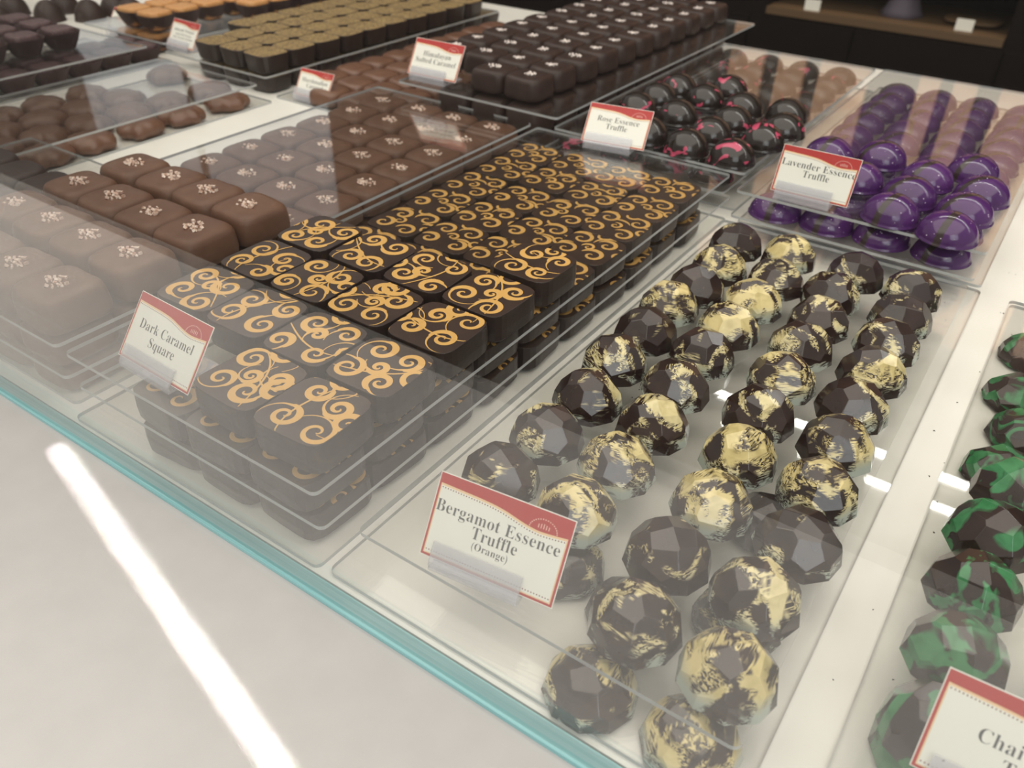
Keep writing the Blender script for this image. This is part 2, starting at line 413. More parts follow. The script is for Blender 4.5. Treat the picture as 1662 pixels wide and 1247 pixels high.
# faceted dome: half-space cuts
def facet_dome(name, m, R=26.0, h=29.0, seed=0):
    r = random.Random(seed); pl = []
    for k in range(10): pl.append((10, k * 36 + r.uniform(-3, 3), 25.2))
    for k in range(7): pl.append((37, k * 51.43 + 15 + r.uniform(-4, 4), 25.6))
    for k in range(4): pl.append((67, k * 90 + r.uniform(-8, 8), 27.2))
    bm = bmesh.new(); bmesh.ops.create_cube(bm, size=80)
    bmesh.ops.translate(bm, verts=bm.verts, vec=(0, 0, 40))
    for el, az, d in pl:
        e, a = math.radians(el), math.radians(az)
        n = Vector((math.cos(e) * math.cos(a), math.cos(e) * math.sin(a), math.sin(e)))
        d2 = d * (R / 26.0) if el < 20 else d * (h / 29.0) ** (math.sin(e))
        res = bmesh.ops.bisect_plane(bm, geom=bm.verts[:] + bm.edges[:] + bm.faces[:], plane_co=n * d2, plane_no=n, clear_outer=True)
        ed = [g for g in res['geom_cut'] if isinstance(g, bmesh.types.BMEdge)]
        if len(ed) > 2: bmesh.ops.contextual_create(bm, geom=ed)
    bmesh.ops.bevel(bm, geom=bm.edges[:], offset=.35, segments=2, affect='EDGES', profile=.5)
    bmesh.ops.recalc_face_normals(bm, faces=bm.faces)
    bmesh.ops.scale(bm, verts=bm.verts, vec=(K, K, K))
    me = bpy.data.meshes.new(name); bm.to_mesh(me); bm.free(); me.materials.append(M[m])
    o = bpy.data.objects.new(name, me); COL.objects.link(o); return o
def dome(name, m, R=28, h=26):
    rings = []
    for z, s in [(0, 1.03), (.8, 1.035), (1.4, 1.0)]: rings.append(sring(R * s, R * s, z, 2, 48))
    for k in range(1, 15):
        a = k / 15 * math.pi / 2; rings.append(sring(R * math.cos(a), R * math.cos(a), 1.4 + (h - 1.4) * math.sin(a), 2, 48))
    rings.append(sring(.6, .6, h, 2, 48)); v, f = loft(rings); return link(name, v, f, m, smooth=True)

# swirled square
def superk(t, n=6.0):
    return (abs(math.cos(t)) ** n + abs(math.sin(t)) ** n) ** (-1 / n)
def spiral(cx, cy, R, a0, d, turns, wmax, tail=0.0):
    pts = []
    if tail:
        for k in range(14):
            t = k / 14; a = a0 - d * (1 - t) * tail; rr = R * (1 + (1 - t) ** 1.4 * .9)
            pts.append((cx + rr * math.cos(a), cy + rr * math.sin(a), .7 + (wmax * .5 - .7) * t ** 2))
    n = int(30 * turns)
    for k in range(n + 1):
        t = k / n; a = a0 + d * t * turns * 2 * math.pi; rr = R * (1 - t) ** .85 + R * .06
        w = wmax * (.5 + .5 * min(1, t / .12)) * (1 - t) ** .9 + .7 if tail else wmax * min(1, t / .15) ** .7 * (1 - t) ** .9 + .6
        pts.append((cx + rr * math.cos(a), cy + rr * math.sin(a), w))
    return pts
def curve(p0, p1, p2, p3, w0, w1, w2):
    pts = []
    for k in range(25):
        t = k / 24; u = 1 - t
        x = u ** 3 * p0[0] + 3 * u * u * t * p1[0] + 3 * u * t * t * p2[0] + t ** 3 * p3[0]
        y = u ** 3 * p0[1] + 3 * u * u * t * p1[1] + 3 * u * t * t * p2[1] + t ** 3 * p3[1]
        pts.append((x, y, w0 * u * u + 2 * w1 * u * t + w2 * t * t))
    return pts
def strip(pts, z, V_, F_, MI, lim):
    n0 = len(V_); L = len(pts); SUB = 3
    rows = []
    for i, (x, y, w) in enumerate(pts):
        a = pts[max(0, i - 1)]; b = pts[min(L - 1, i + 1)]; dx, dy = b[0] - a[0], b[1] - a[1]; l = math.hypot(dx, dy) or 1
        nx, ny = -dy / l, dx / l
        rows.append([(x + nx * w * (j / SUB - .5), y + ny * w * (j / SUB - .5)) for j in range(SUB + 1)])
    ok = []
    for r_ in rows:
        o_ = []
        for x, y in r_:
            th = math.atan2(y, x); mx = lim * superk(th); rr = math.hypot(x, y)
            inside = rr <= mx
            if not inside: x, y = x * mx / rr, y * mx / rr
            V_.append((x, y, z)); o_.append(inside)
        ok.append(o_)
    for i in range(L - 1):
        for j in range(SUB):
            if ok[i][j] or ok[i][j + 1] or ok[i + 1][j] or ok[i + 1][j + 1]:
                a = n0 + i * (SUB + 1) + j; F_.append((a, a + 1, a + SUB + 2, a + SUB + 1)); MI.append(2)
def swirl_square(name, style, seed, h=24):
    r = random.Random(seed); A = 29.6
    rings = [sring(A * s, A * s, z, 6.0, 40, .003, seed) for s, z in ((.93, 0), (.985, 2), (1.0, h * .45), (.99, h * .8), (.985, h - 1), (.98, h - .3))]
    v, f = loft(rings, cap_top=False); mi = [0] * len(f)
    n = len(v); v += sring(A * .972, A * .972, h, 6.0, 40, .003, seed)
    for i in range(40): f.append((n - 40 + i, n - 40 + (i + 1) % 40, n + (i + 1) % 40, n + i)); mi.append(0)
    f.append(tuple(range(n, n + 40))); mi.append(1)
    lim = A * .968; z = h + .08; d = 1 if seed % 2 else -1
    sets = []
    if style == 'A':
        base = [(-14, 13), (15, 12), (-15, -14), (14, -15), (0, 0), (29, 0), (-1, 30)]
        for i, (cx, cy) in enumerate(base):
            if i == 4 and r.random() < .5 or i > 4 and r.random() < .4: continue
            cx += r.uniform(-4, 4); cy += r.uniform(-4, 4)
            R_ = r.uniform(8.8, 11.5) if i != 4 else 7
            sets.append(spiral(cx, cy, R_, r.uniform(0, 6.28), r.choice((-1, 1)), r.uniform(1.25, 1.5), r.uniform(4.2, 6.0), tail=r.choice((1.2, 2.0, 2.8))))
        a = r.uniform(0, 6.28)
        sets.append(curve((32 * math.cos(a), 32 * math.sin(a)), (12 * math.cos(a + .9), 12 * math.sin(a + .9)), (18 * math.cos(a + 2.2), 18 * math.sin(a + 2.2)), (30 * math.cos(a + 3), 30 * math.sin(a + 3)), .8, 2.2, .8))
    else:
        for cx, cy in ((-15, 13), (14, 15), (-16, -13), (13, -14), (30, 1), (-1, 30), (-2, -1)):
            cx += r.uniform(-2.5, 2.5); cy += r.uniform(-2.5, 2.5); a0 = r.uniform(-.6, .9) + 2.4
            if (cx ** 2 + cy ** 2) < 30: R_, w_ = 6.5, 3.0
            else: R_, w_ = r.uniform(10, 12), r.uniform(4.2, 5.4)
            sets.append(spiral(cx, cy, R_, a0, -1, 1.25, w_))
            if r.random() < .35:
                R2 = 14; pts = []
                for k in range(20):
                    t = k / 19; a = a0 + .4 - t * 1.9; pts.append((cx + R2 * math.cos(a), cy + R2 * math.sin(a), .5 + 2.6 * math.sin(math.pi * t)))
                sets.append(pts)
    for k, s in enumerate(sets): strip(s, z + .03 * k, v, f, mi, lim)
    return link(name, v, f, ['dark_side', 'dark_top', 'gold'], None, mi)

def grid_label(kind, layer, i, j, side='from the left'):
    return f'{kind}, {layer}, row {ORD[j]} from the glass, {ORD[i]} {side}'

# ---- milk salted caramels
protos = []
for s in range(4):
    t = empty('salted_caramel'); block_body('shell', 'milk', seed=s, h=28, parent=t)
    crystals('salt_flakes', 'salt', t, 28, 34, 11, .8, 2.2, s); protos.append(t)
def put(protos, spots, label, cat, group, z, jit=2.0, rot=.05, sc=None, quarter=False):
    for k, (x, y, lab) in enumerate(spots):
        p = protos[rnd.randrange(len(protos))]
        c = clone(p, (x + rnd.uniform(-jit, jit) * .4, y + rnd.uniform(-jit, jit) * .4, z), rnd.uniform(-rot, rot) + (rnd.randrange(4) * math.pi / 2 if quarter else 0), sc)
        tag(c, lab, cat, group)
CX = [-775, -718, -661, -605]; RY = [48, 112, 174, 236]
sp = [(CX[i], RY[j], f'milk chocolate caramel with pink salt, top sheet, {ORD[j+1]} row from glass, {ORD[i+1-(j==0)]} from left')
      for j in range(4) for i in range(4) if not (j == 0 and i < 1)]
put(protos, sp, None, 'chocolate', 'milk salted caramels on the top sheet', 56.6)
CX2 = [-793, -732, -671, -610]; RY2 = [48, 106, 164, 222, 280, 338, 397, 455, 513, 571, 629]
sp = []
for j, y in enumerate(RY2):
    for i, x in enumerate(CX2):
        if j >= 4 or j == 0 or i == 3:
            sp.append((x, y, f'milk chocolate salted caramel under the top sheet, {ORD[j+1]} row from glass, ' + ('right edge' if 0 < j < 4 else ORD[i+1] + ' from left')))
put(protos, sp, None, 'chocolate', 'milk salted caramels under the top sheet', 27.1, sc=(1, 1, .90))
sp = [(x, 48, f'milk chocolate caramel on the deck, lowest of its stack, front row, {ORD[i+1]} from left') for i, x in enumerate(CX2)]
sp += [(-610, y, f'milk chocolate caramel on the deck, lowest of its stack, right file, {ORD[j+2]} from glass') for j, y in enumerate(RY2[1:])]
put(protos, sp, None, 'chocolate', 'milk salted caramels in the lowest layer', 3.1, sc=(1, 1, .72))

# ---- gold swirled dark caramel squares
PA = [swirl_square('swirled_square', 'A', s) for s in range(1, 9)]
PB = [swirl_square('swirled_square', 'B', s) for s in range(11, 17)]
XC = [-514, -453, -392, -332]
sp = []
for (i, j) in [(2, 0), (3, 0), (0, 1), (1, 1), (2, 1), (3, 1), (0, 2), (1, 2), (2, 2), (3, 2), (0, 3), (1, 3), (2, 3), (3, 3), (3, 4)]:
    y = [53, 115, 177, 239, 306][j]
    sp.append((XC[i], y, f'gold swirled dark square on the top sheet, {ORD[j+1]} row from glass, ' + ('alone at right' if j == 4 else ORD[i+1-2*(j==0)] + ' from left')))
used = []
for k, (x, y, lab) in enumerate(sp):
    c = clone(PA[k % 8], (x + rnd.uniform(-1, 1), y + rnd.uniform(-1, 1), 56.6), rnd.uniform(-.05, .05) + (k // 8) * math.pi / 2)
    tag(c, lab, 'chocolate', 'gold swirled squares on the top sheet')
XC2 = [-512, -453, -395, -336]; YC2 = [45, 105, 165, 225, 287, 347, 406, 464, 523, 582]
sp = []
for j, y in enumerate(YC2):
    for i, x in enumerate(XC2):
        if j >= 3 or j == 0 and i > 0 or i == 3:
            sp.append((x, y, f'gold swirled dark square under the top sheet, {ORD[j+1]} row from glass, ' + ('right edge' if 0 < j < 3 else ORD[i+1-(j==0)] + ' from left')))
for k, (x, y, lab) in enumerate(sp):
    c = clone(PB[rnd.randrange(6)], (x + rnd.uniform(-1.5, 1.5), y + rnd.uniform(-1.5, 1.5), 30.1), rnd.uniform(-.07, .07), (1, 1, .96))
    tag(c, lab, 'chocolate', 'gold swirled squares under the top sheet')
sp = [(x + 2, 46, f'dark square in the lowest layer by the glass, {ORD[i]} from the left') for i, x in enumerate(XC2) if i > 0]
sp += [(-334, y, f'dark square in the lowest layer, right file, {ORD[j+2]} from the glass') for j, y in enumerate(YC2[1:])]
for k, (x, y, lab) in enumerate(sp):
    c = clone(PB[rnd.randrange(6)], (x + rnd.uniform(-2, 2), y + rnd.uniform(-1.5, 1.5), 3.1), rnd.uniform(-.1, .1), (1, 1, .96))
    tag(c, lab, 'chocolate', 'dark squares in the lowest layer')

# ---- bergamot truffles
BT = {k: [facet_dome('bergamot_truffle', 'berg%d' % k, seed=10 * k + s) for s in range(2)] for k in range(3)}
files = {'first': [(-236, 530, 2), (-230, 474, 0), (-231, 423, 2), (-237, 380, 0), (-233, 327, 2), (-233, 274, 1), (-226, 220, 1), (-227, 166, 1), (-229, 112, 2)],
         'second': [(-184, 537, 0), (-177, 480, 1), (-179, 428, 0), (-180, 376, 0), (-181, 324, 1), (-179, 271, 1), (-172, 219, 1), (-172, 166, 0), (-172, 113, 0)],
         'third': [(-120, 538, 2), (-127, 484, 1), (-121, 433, 1), (-120, 382, 1), (-117, 329, 0), (-115, 276, 1), (-109, 223, 0), (-105, 169, 0), (-109, 114, 2), (-102, 60, 1)],
         'fourth': [(-68, 533, 1), (-65, 481, 2), (-64, 430, 1), (-62, 379, 0), (-62, 326, 1), (-58, 274, 0), (-54, 221, 0), (-49, 168, 2), (-55, 114, 1), (-48, 59, 0)]}
LK = ['cream painted', 'cream streaked', 'mostly bare']
for fn, l in files.items():
    for k, (x, y, t_) in enumerate(l):
        n = len(l) - k
        c = clone(BT[t_][k % 2], (x, y, 30.1), rnd.uniform(0, 6.28))
        tag(c, f'{LK[t_]} faceted dark truffle, {fn} file from left, {ORD[n]} from the glass', 'chocolate truffle', 'bergamot truffles on the raised sheet')
for x, y, t_, w_ in ((-110, 19.5+10, 0, 'left of two under the front edge'), (-52, 32, 0, 'right of two under the front edge'),
                     (-168, 96, 1, 'behind the bergamot sign under the sheet'), (-116, 86, 1, 'under the sheet left of the front bare truffle'),
                     (-62, 118, 1, 'under the sheet between the two front files'), (-76, 204, 2, 'under the sheet near its right side')):
    c = clone(BT[t_][0], (x, y, 3.1), rnd.uniform(0, 6.28), (1, 1, .80))
    tag(c, f'faceted dark truffle on the deck, {w_}', 'chocolate truffle', 'bergamot truffles under the raised sheet')
# ---- chai truffles
CT = [facet_dome('chai_truffle', 'chai', seed=40 + s) for s in range(3)]
for k, (x, y, z) in enumerate([(47, 87, 1), (46, 139, 1), (45, 192, 1), (46, 244, 1), (52, 296, 1), (104, 100, 1), (106, 155, 1), (104, 350, 1), (50, 60 + 47 - 60, 0), (44, 353, 0), (51, 412, 0), (40, 464, 0), (40, 540, 0), (100, 440, 0), (98, 400, 0)][:]):
    if (x, y) == (98, 400): continue
    if z == 0 and y < 60: x, y = 48, 96
    c = clone(CT[k % 3], (x, y, 30.1 if z else 3.1), rnd.uniform(0, 6.28), None if z else (1, 1, .80))
    w_ = ['first', 'second', 'third', 'fourth', 'fifth'][k] + ' from the glass in the left file' if k < 5 else \
        {5: 'behind the right part of its sign', 6: 'second in the right file at the frame edge', 7: 'farther back in the right file'}.get(k) if k < 8 else \
        ['under the sheet beside its sign', 'under the sheet behind the left file', 'seventh from the glass, under the sheet', 'eighth from the glass, under the sheet', 'farthest back near the sheet edge', 'lower one at the right frame edge', ''][k - 8]
    tag(c, f'green patched faceted dark truffle, {w_}', 'chocolate truffle', 'chai truffles')
# ---- purple truffles
PP = dome('lavender_truffle', 'purple')
top = [(-121, 642), (-64, 630), (-174, 712), (-117, 702), (-60, 690), (-224, 772), (-170, 798), (-112, 762), (-54, 752), (-74, 816)]
wh = ['front row, left of two', 'front row, right of two at the sheet corner', 'just right of its sign', 'second row, middle', 'second row, right', 'behind the top corner of its sign', 'third row, second from left', 'third row, third from left', 'third row, rightmost', 'last one on the top sheet']
for (x, y), w_ in zip(top, wh):
    tag(clone(PP, (x, y, 56.6), rnd.uniform(-1.1, -.2)), f'glossy purple dome truffle with dark band, {w_}', 'chocolate truffle', 'lavender truffles on the top sheet')
for j in range(10):
    for i, x in enumerate((-238, -180, -122, -62)):
        y = 645 + 59 * j
        tag(clone(PP, (x + rnd.uniform(-2, 2), y + rnd.uniform(-1, 1), 30.1), rnd.uniform(-1.2, .2), (1, 1, .86)),
            f'purple dome truffle under the top sheet, {ORD[j+1]} row from front, {ORD[i+1]} from left', 'chocolate truffle', 'lavender truffles under the top sheet')
# ---- rose truffles
RP = dome('rose_truffle', 'rose', 26.5, 27)
top = [(-312, 694), (-303, 767), (-297, 824), (-315, 886), (-369, 692), (-364, 752), (-360, 812), (-372, 876), (-426, 702), (-427, 790), (-428, 880), (-419, 943), (-484, 787), (-482, 845), (-480, 905)]
for k, (x, y) in enumerate(top):
    fl = ['right file', 'second file from right', 'third file from right', 'left file'][0 if k < 4 else 1 if k < 8 else 2 if k < 12 else 3]
    n = k + 1 if k < 4 else k - 3 if k < 8 else k - 7 if k < 12 else k - 11
    tag(clone(RP, (x, y, 56.6), rnd.uniform(0, 6.28)), f'glossy dark dome truffle with pink splashes, top sheet, {fl}, {ORD[n]} from front', 'chocolate truffle', 'rose truffles on the top sheet')
for j in range(10):
    for i, x in enumerate((-520, -457, -396, -336)):
        tag(clone(RP, (x, 700 + 57 * j, 30.1), rnd.uniform(0, 6.28), (1, 1, .82)), f'dark dome truffle under the rose sheet, {ORD[j+1]} row from front, {ORD[i+1]} from left', 'chocolate truffle', 'rose truffles under the top sheet')

# ---- himalayan dark salted caramels
HP = []
for s in range(3):
    t = empty('dark_salted_caramel'); block_body('shell', 'dark_matte', a=27, h=28, parent=t, seed=20 + s, n=4.6)
    crystals('salt_flakes', 'white_salt', t, 28, 20, 9, .9, 2.1, 30 + s); HP.append(t)
HX = [-769, -713, -657, -601]; sp = []
for j in range(11):
    for i, x in enumerate(HX):
        if j < 1 and i < 2: continue
        sp.append((x, 704 + 58 * j - (2 if i == 3 else 0), f'dark salted caramel on the high sheet, {ORD[j+1]} row from front, {ORD[i+1-2*(j==0)]} from left'))
put(HP, sp, None, 'chocolate', 'dark salted caramels on the high sheet', HZ + .1, rot=.04)
H2 = []
for s in range(2): H2.append(block_body('dark_caramel', 'dark_matte', a=27, h=27, seed=25 + s, n=4.6))
sp = [(-590, 690 + 57 * j, f'dark caramel beneath the high sheet, right file, {ORD[j+1]} from the front') for j in range(11)]
put(H2, sp, None, 'chocolate', 'dark caramels beneath the high sheet', 39.8, sc=(1, 1, 1.2))
put(H2, [(-588, y, l.replace('beneath the high sheet', 'in the lowest layer beneath the high sheet')) for x, y, l in sp], None, 'chocolate', 'dark caramels in the lowest layer', 3.1, sc=(1, 1, 1.3))
put(H2, [(x, 690, f'dark caramel beneath the front edge of the high sheet, {ORD[i+1]} from the right') for i, x in enumerate((-647, -704))], None, 'chocolate', 'dark caramels beneath the high sheet front', 39.8, sc=(1, 1, 1.2))
put(H2, [(x, 691, f'dark caramel on the deck beneath the high sheet front, {ORD[i+1]} from the right') for i, x in enumerate((-646, -703))], None, 'chocolate', 'dark caramels on the deck beneath the high sheet', 3.1, sc=(1, 1, 1.3))
# ---- marshmallow caramels
MP = [block_body('marshmallow_caramel', 'milk_turtle', a=27, h=22, seed=50 + s, n=3.6, dome=2.2) for s in range(3)]
sp = []
for j in range(10):
    for i, x in enumerate((-1018, -960, -902, -844)):
        if j == 0 and i < 1: continue
        sp.append((x, 690 + 57 * j, f'flat milk chocolate caramel, marshmallow tray, {ORD[j+1]} row from front, {ORD[i+1-(j==0)]} from left'))
put(MP, sp, None, 'chocolate', 'marshmallow caramels', 3.1)

# ---- gold topped nougats
def nougat(name, h=27):
    r_ = [sring(a, a * 1.0, z, 4.4, 32) for a, z in ((25, 0), (26, 2), (28.4, h * .7), (29, h - 2.2), (29, h - .6))]
    v, f = loft(r_, cap_top=False); mi = [0] * len(f); n = len(v)
    v += sring(28, 28, h, 4.4, 32); v += sring(20, 20, h + .5, 4, 32)
    for k in (0, 1):
        for i in range(32): f.append((n - 32 + k * 32 + i, n - 32 + k * 32 + (i + 1) % 32, n + k * 32 + (i + 1) % 32, n + k * 32 + i)); mi.append(k)
    f.append(tuple(range(n + 32, n + 64))); mi.append(1)
    return link(name, v, f, ['dark_side', 'toast'], None, mi, smooth=False)
NP = [nougat('nougat_square')]
sp = []
for j in range(10):
    for i, x in enumerate((-1273, -1213, -1153, -1094)):
        if j == 0 and i < 1 or j == 1 and i < 1: continue
        sp.append((x, 690 + 58 * j, f'dark nougat with toasted gold top, upper layer, {ORD[j+1]} row from front, {ORD[i+1-(j<2)]} from left'))
put(NP, sp, None, 'chocolate', 'toasted nougats on the sheet', 31.1, rot=.08)
sp = [(-1094, 690 + 58 * j, f'dark nougat in the lower layer, right file, {ORD[j+1]} from front') for j in range(11)]
sp += [(x, 690, f'dark nougat in the lower layer, front row, {ORD[i+2]} from the right') for i, x in enumerate((-1153, -1213))]
put(NP, sp, None, 'chocolate', 'nougats in the lower layer', 3.1, sc=(1, 1, .85))

# ---- milk chocolate clusters
def cluster(name, seed):
    r = random.Random(seed); ph = r.random() * 6; L = r.choice((5, 6, 7))
    rings = []
    for s, z in ((.92, 0), (1.0, 2.5), (1.03, 7), (.98, 12), (.86, 16), (.66, 18.5), (.38, 19.8)):
        ring = []
        for i in range(48):
            t = 2 * math.pi * i / 48
            rr = 31.5 * s * (1 + .075 * math.sin(L * t + ph) * (1.2 - z / 22) + .05 * math.sin((L + 3) * t + 2 * ph))
            ring.append((rr * math.cos(t), rr * .92 * math.sin(t), z + .9 * math.sin(2 * t + ph) * (z > 10)))
        rings.append(ring)
    v, f = loft(rings); return link(name, v, f, 'milk_turtle', smooth=True)
TP = [cluster('chocolate_cluster', s) for s in (1, 2, 3)]
tl = [('right file', [(-1066, y) for y in (232, 292, 352, 428, 495, 577)]), ('second file from right', [(-1129, y) for y in (262, 325, 390, 455, 520, 596)]),
      ('third file from right', [(-1192, y) for y in (300, 362, 424, 490)]), ('left file', [(-1254, y) for y in (335, 400, 470, 612)])]
for fn, l in tl:
    for j, (x, y) in enumerate(l):
        tag(clone(TP[(j + len(fn)) % 3], (x, y, 3.1), rnd.uniform(0, 6.28)), f'lumpy milk chocolate cluster under the empty sheet, {fn}, {ORD[j+1]} from the front', 'chocolate', 'milk chocolate clusters')
# ---- plain dark caramels at far left
DP = [block_body('dark_caramel', 'dark_matte', a=27.5, h=22, seed=70, n=4.2, dome=1.5)]
for (x, y), w_ in zip([(-886, 196), (-945, 194), (-886, 137), (-1004, 196)], ['beside the milk caramels, nearest to them', 'second from the milk caramels', 'nearer the glass', 'third from the milk caramels']):
    tag(clone(DP[0], (x, y, 30.1), rnd.uniform(-.05, .05)), f'plain dark caramel on the left sheet, {w_}', 'chocolate', 'plain dark caramels')
for (x, y), w_ in zip([(-888, 196), (-945, 196)], ['nearest the milk caramels', 'second from the milk caramels']):
    tag(clone(DP[0], (x, y, .1), .03, (1, 1, 1.2)), f'plain dark caramel on the deck under the left sheet, {w_}', 'chocolate', 'plain dark caramels underneath')

# ---- paper cups with jellies
def cup_thing(name, jm, seed, over=0):
    t = empty(name); seg = 112; r = random.Random(seed); rings = []
    def fl(a, z, k):
        ring = []
        for i in range(seg):
            th = 2 * math.pi * i / seg; q = superk(th, 3.2) * a + k * (1 if i % 2 else -1)
            ring.append((q * math.cos(th), q * math.sin(th), z + (.7 if i % 2 else -.7) * (z > 20)))
        return ring
    rings = [fl(17, 0, 0), fl(18, .6, .3), fl(23.5, 13, 1.0), fl(29, 27, 1.3), fl(28.4, 27, 1.3), fl(22.8, 13, 1.0), fl(17.3, 2, .3)]
    v, f = loft(rings, cap_top=True); link('paper_cup', v, f, 'paper_cup', t)
    a = 21.5 + over
    rings = [sring(a * s, a * s, z, 4.5, 40, .012, seed) for s, z in ((.78, 3), (.86, 12), (1, 22), (1.02, 27), (1.0, 30.5), (.95, 32.4), (.6, 33))]
    v, f = loft(rings); rr = random.Random(seed); v = [(x + rr.uniform(-.25, .25), y + rr.uniform(-.25, .25), z) for x, y, z in v]
    link('jelly', v, f, jm, t, smooth=True); return t
JB = cup_thing('berry_jelly_cup', 'berry', 1); JO = cup_thing('orange_jelly_cup', 'orange', 2, 3)
k = 0
for j, y in enumerate((574, 512, 450, 388)):
    for i, x in enumerate((-1440, -1506, -1570)):
        tag(clone(JB, (x, y - 22, 36.1), rnd.uniform(-.1, .1)), f'dark sugared jelly in brown paper cup, upper sheet, {ORD[j+1]} row from back, {ORD[i+1]} from right', 'jelly sweet', 'dark jellies on the upper sheet')
for j in range(6):
    for i, x in enumerate((-1378, -1437)):
        tag(clone(JB, (x, 655 - 57 * j, 3.1), rnd.uniform(-.1, .1), (1, 1, .9)), f'dark jelly in paper cup under the sheet, {ORD[j+1]} from back, {["right", "left"][i]} file', 'jelly sweet', 'dark jellies under the sheet')
for j in range(8):
    for i, x in enumerate((-1370, -1429, -1488, -1547)):
        if (j < 3 and i == 0) or (j < 2 and i == 3): continue
        tag(clone(JO, (x, 730 + 58 * j, 36.1), rnd.uniform(-.1, .1)), f'orange sugared jelly in brown paper cup, {ORD[j+1]} row from front, {ORD[i+1-(j<3)]} from right', 'jelly sweet', 'orange jellies')
for i, x in enumerate((-1430, -1490)):
    tag(clone(JO, (x, 722, 3.1), 0, (1, 1, .9)), f'orange jelly in paper cup below the sheet edge, {["right", "left"][i]} one', 'jelly sweet', 'orange jellies below the sheet')
# ---- lumpy dark truffles far left back
RT = [dome('round_truffle', 'dark_matte', 30, 40)]
for k, ((x, y), w_) in enumerate(zip([(-1800, 735), (-1745, 790), (-1755, 855), (-1850, 800), (-1840, 650), (-1905, 720), (-1690, 850)],
      ['nearest the dark jellies', 'second towards the back', 'beside the fruit jelly sign', 'left of the nearest', 'at the left frame edge', 'behind the left one', 'right behind the sign'])):
    tag(clone(RT[0], (x, y, .1), rnd.uniform(0, 6)), f'round dark cocoa truffle on the deck, {w_}', 'chocolate truffle', 'round dark truffles')

# ---------------------------------------------------------------- signs
def serif(s):
    o = ''
    for ch in s:
        if 'A' <= ch <= 'Z': o += chr(0x1D400 + ord(ch) - 65)
        elif 'a' <= ch <= 'z': o += chr(0x1D41A + ord(ch) - 97)
        else: o += ch
    return o
def text_geo(s, size, cx, base, z, V_, F_, MI, mi, width=None, thin=-.012, maxw=None):
    c = bpy.data.curves.new('t', 'FONT'); c.body = serif(s); c.size = size; c.offset = thin * size; c.align_x = 'LEFT'
    c.resolution_u = 3; c.space_character = 1.04
    o = bpy.data.objects.new('t', c); me = bpy.data.meshes.new_from_object(o)
    if not len(me.vertices): return
    xs = [v.co.x for v in me.vertices]; w = max(xs) - min(xs); k = (width / w) if width else 1.0
    n = len(V_)
    for v in me.vertices: V_.append(((v.co.x - min(xs) - w / 2) * k + cx, v.co.y * .9 + base, z))
    for p in me.polygons: F_.append(tuple(n + i for i in p.vertices)); MI.append(mi)
    bpy.data.objects.remove(o); bpy.data.curves.remove(c); bpy.data.meshes.remove(me)
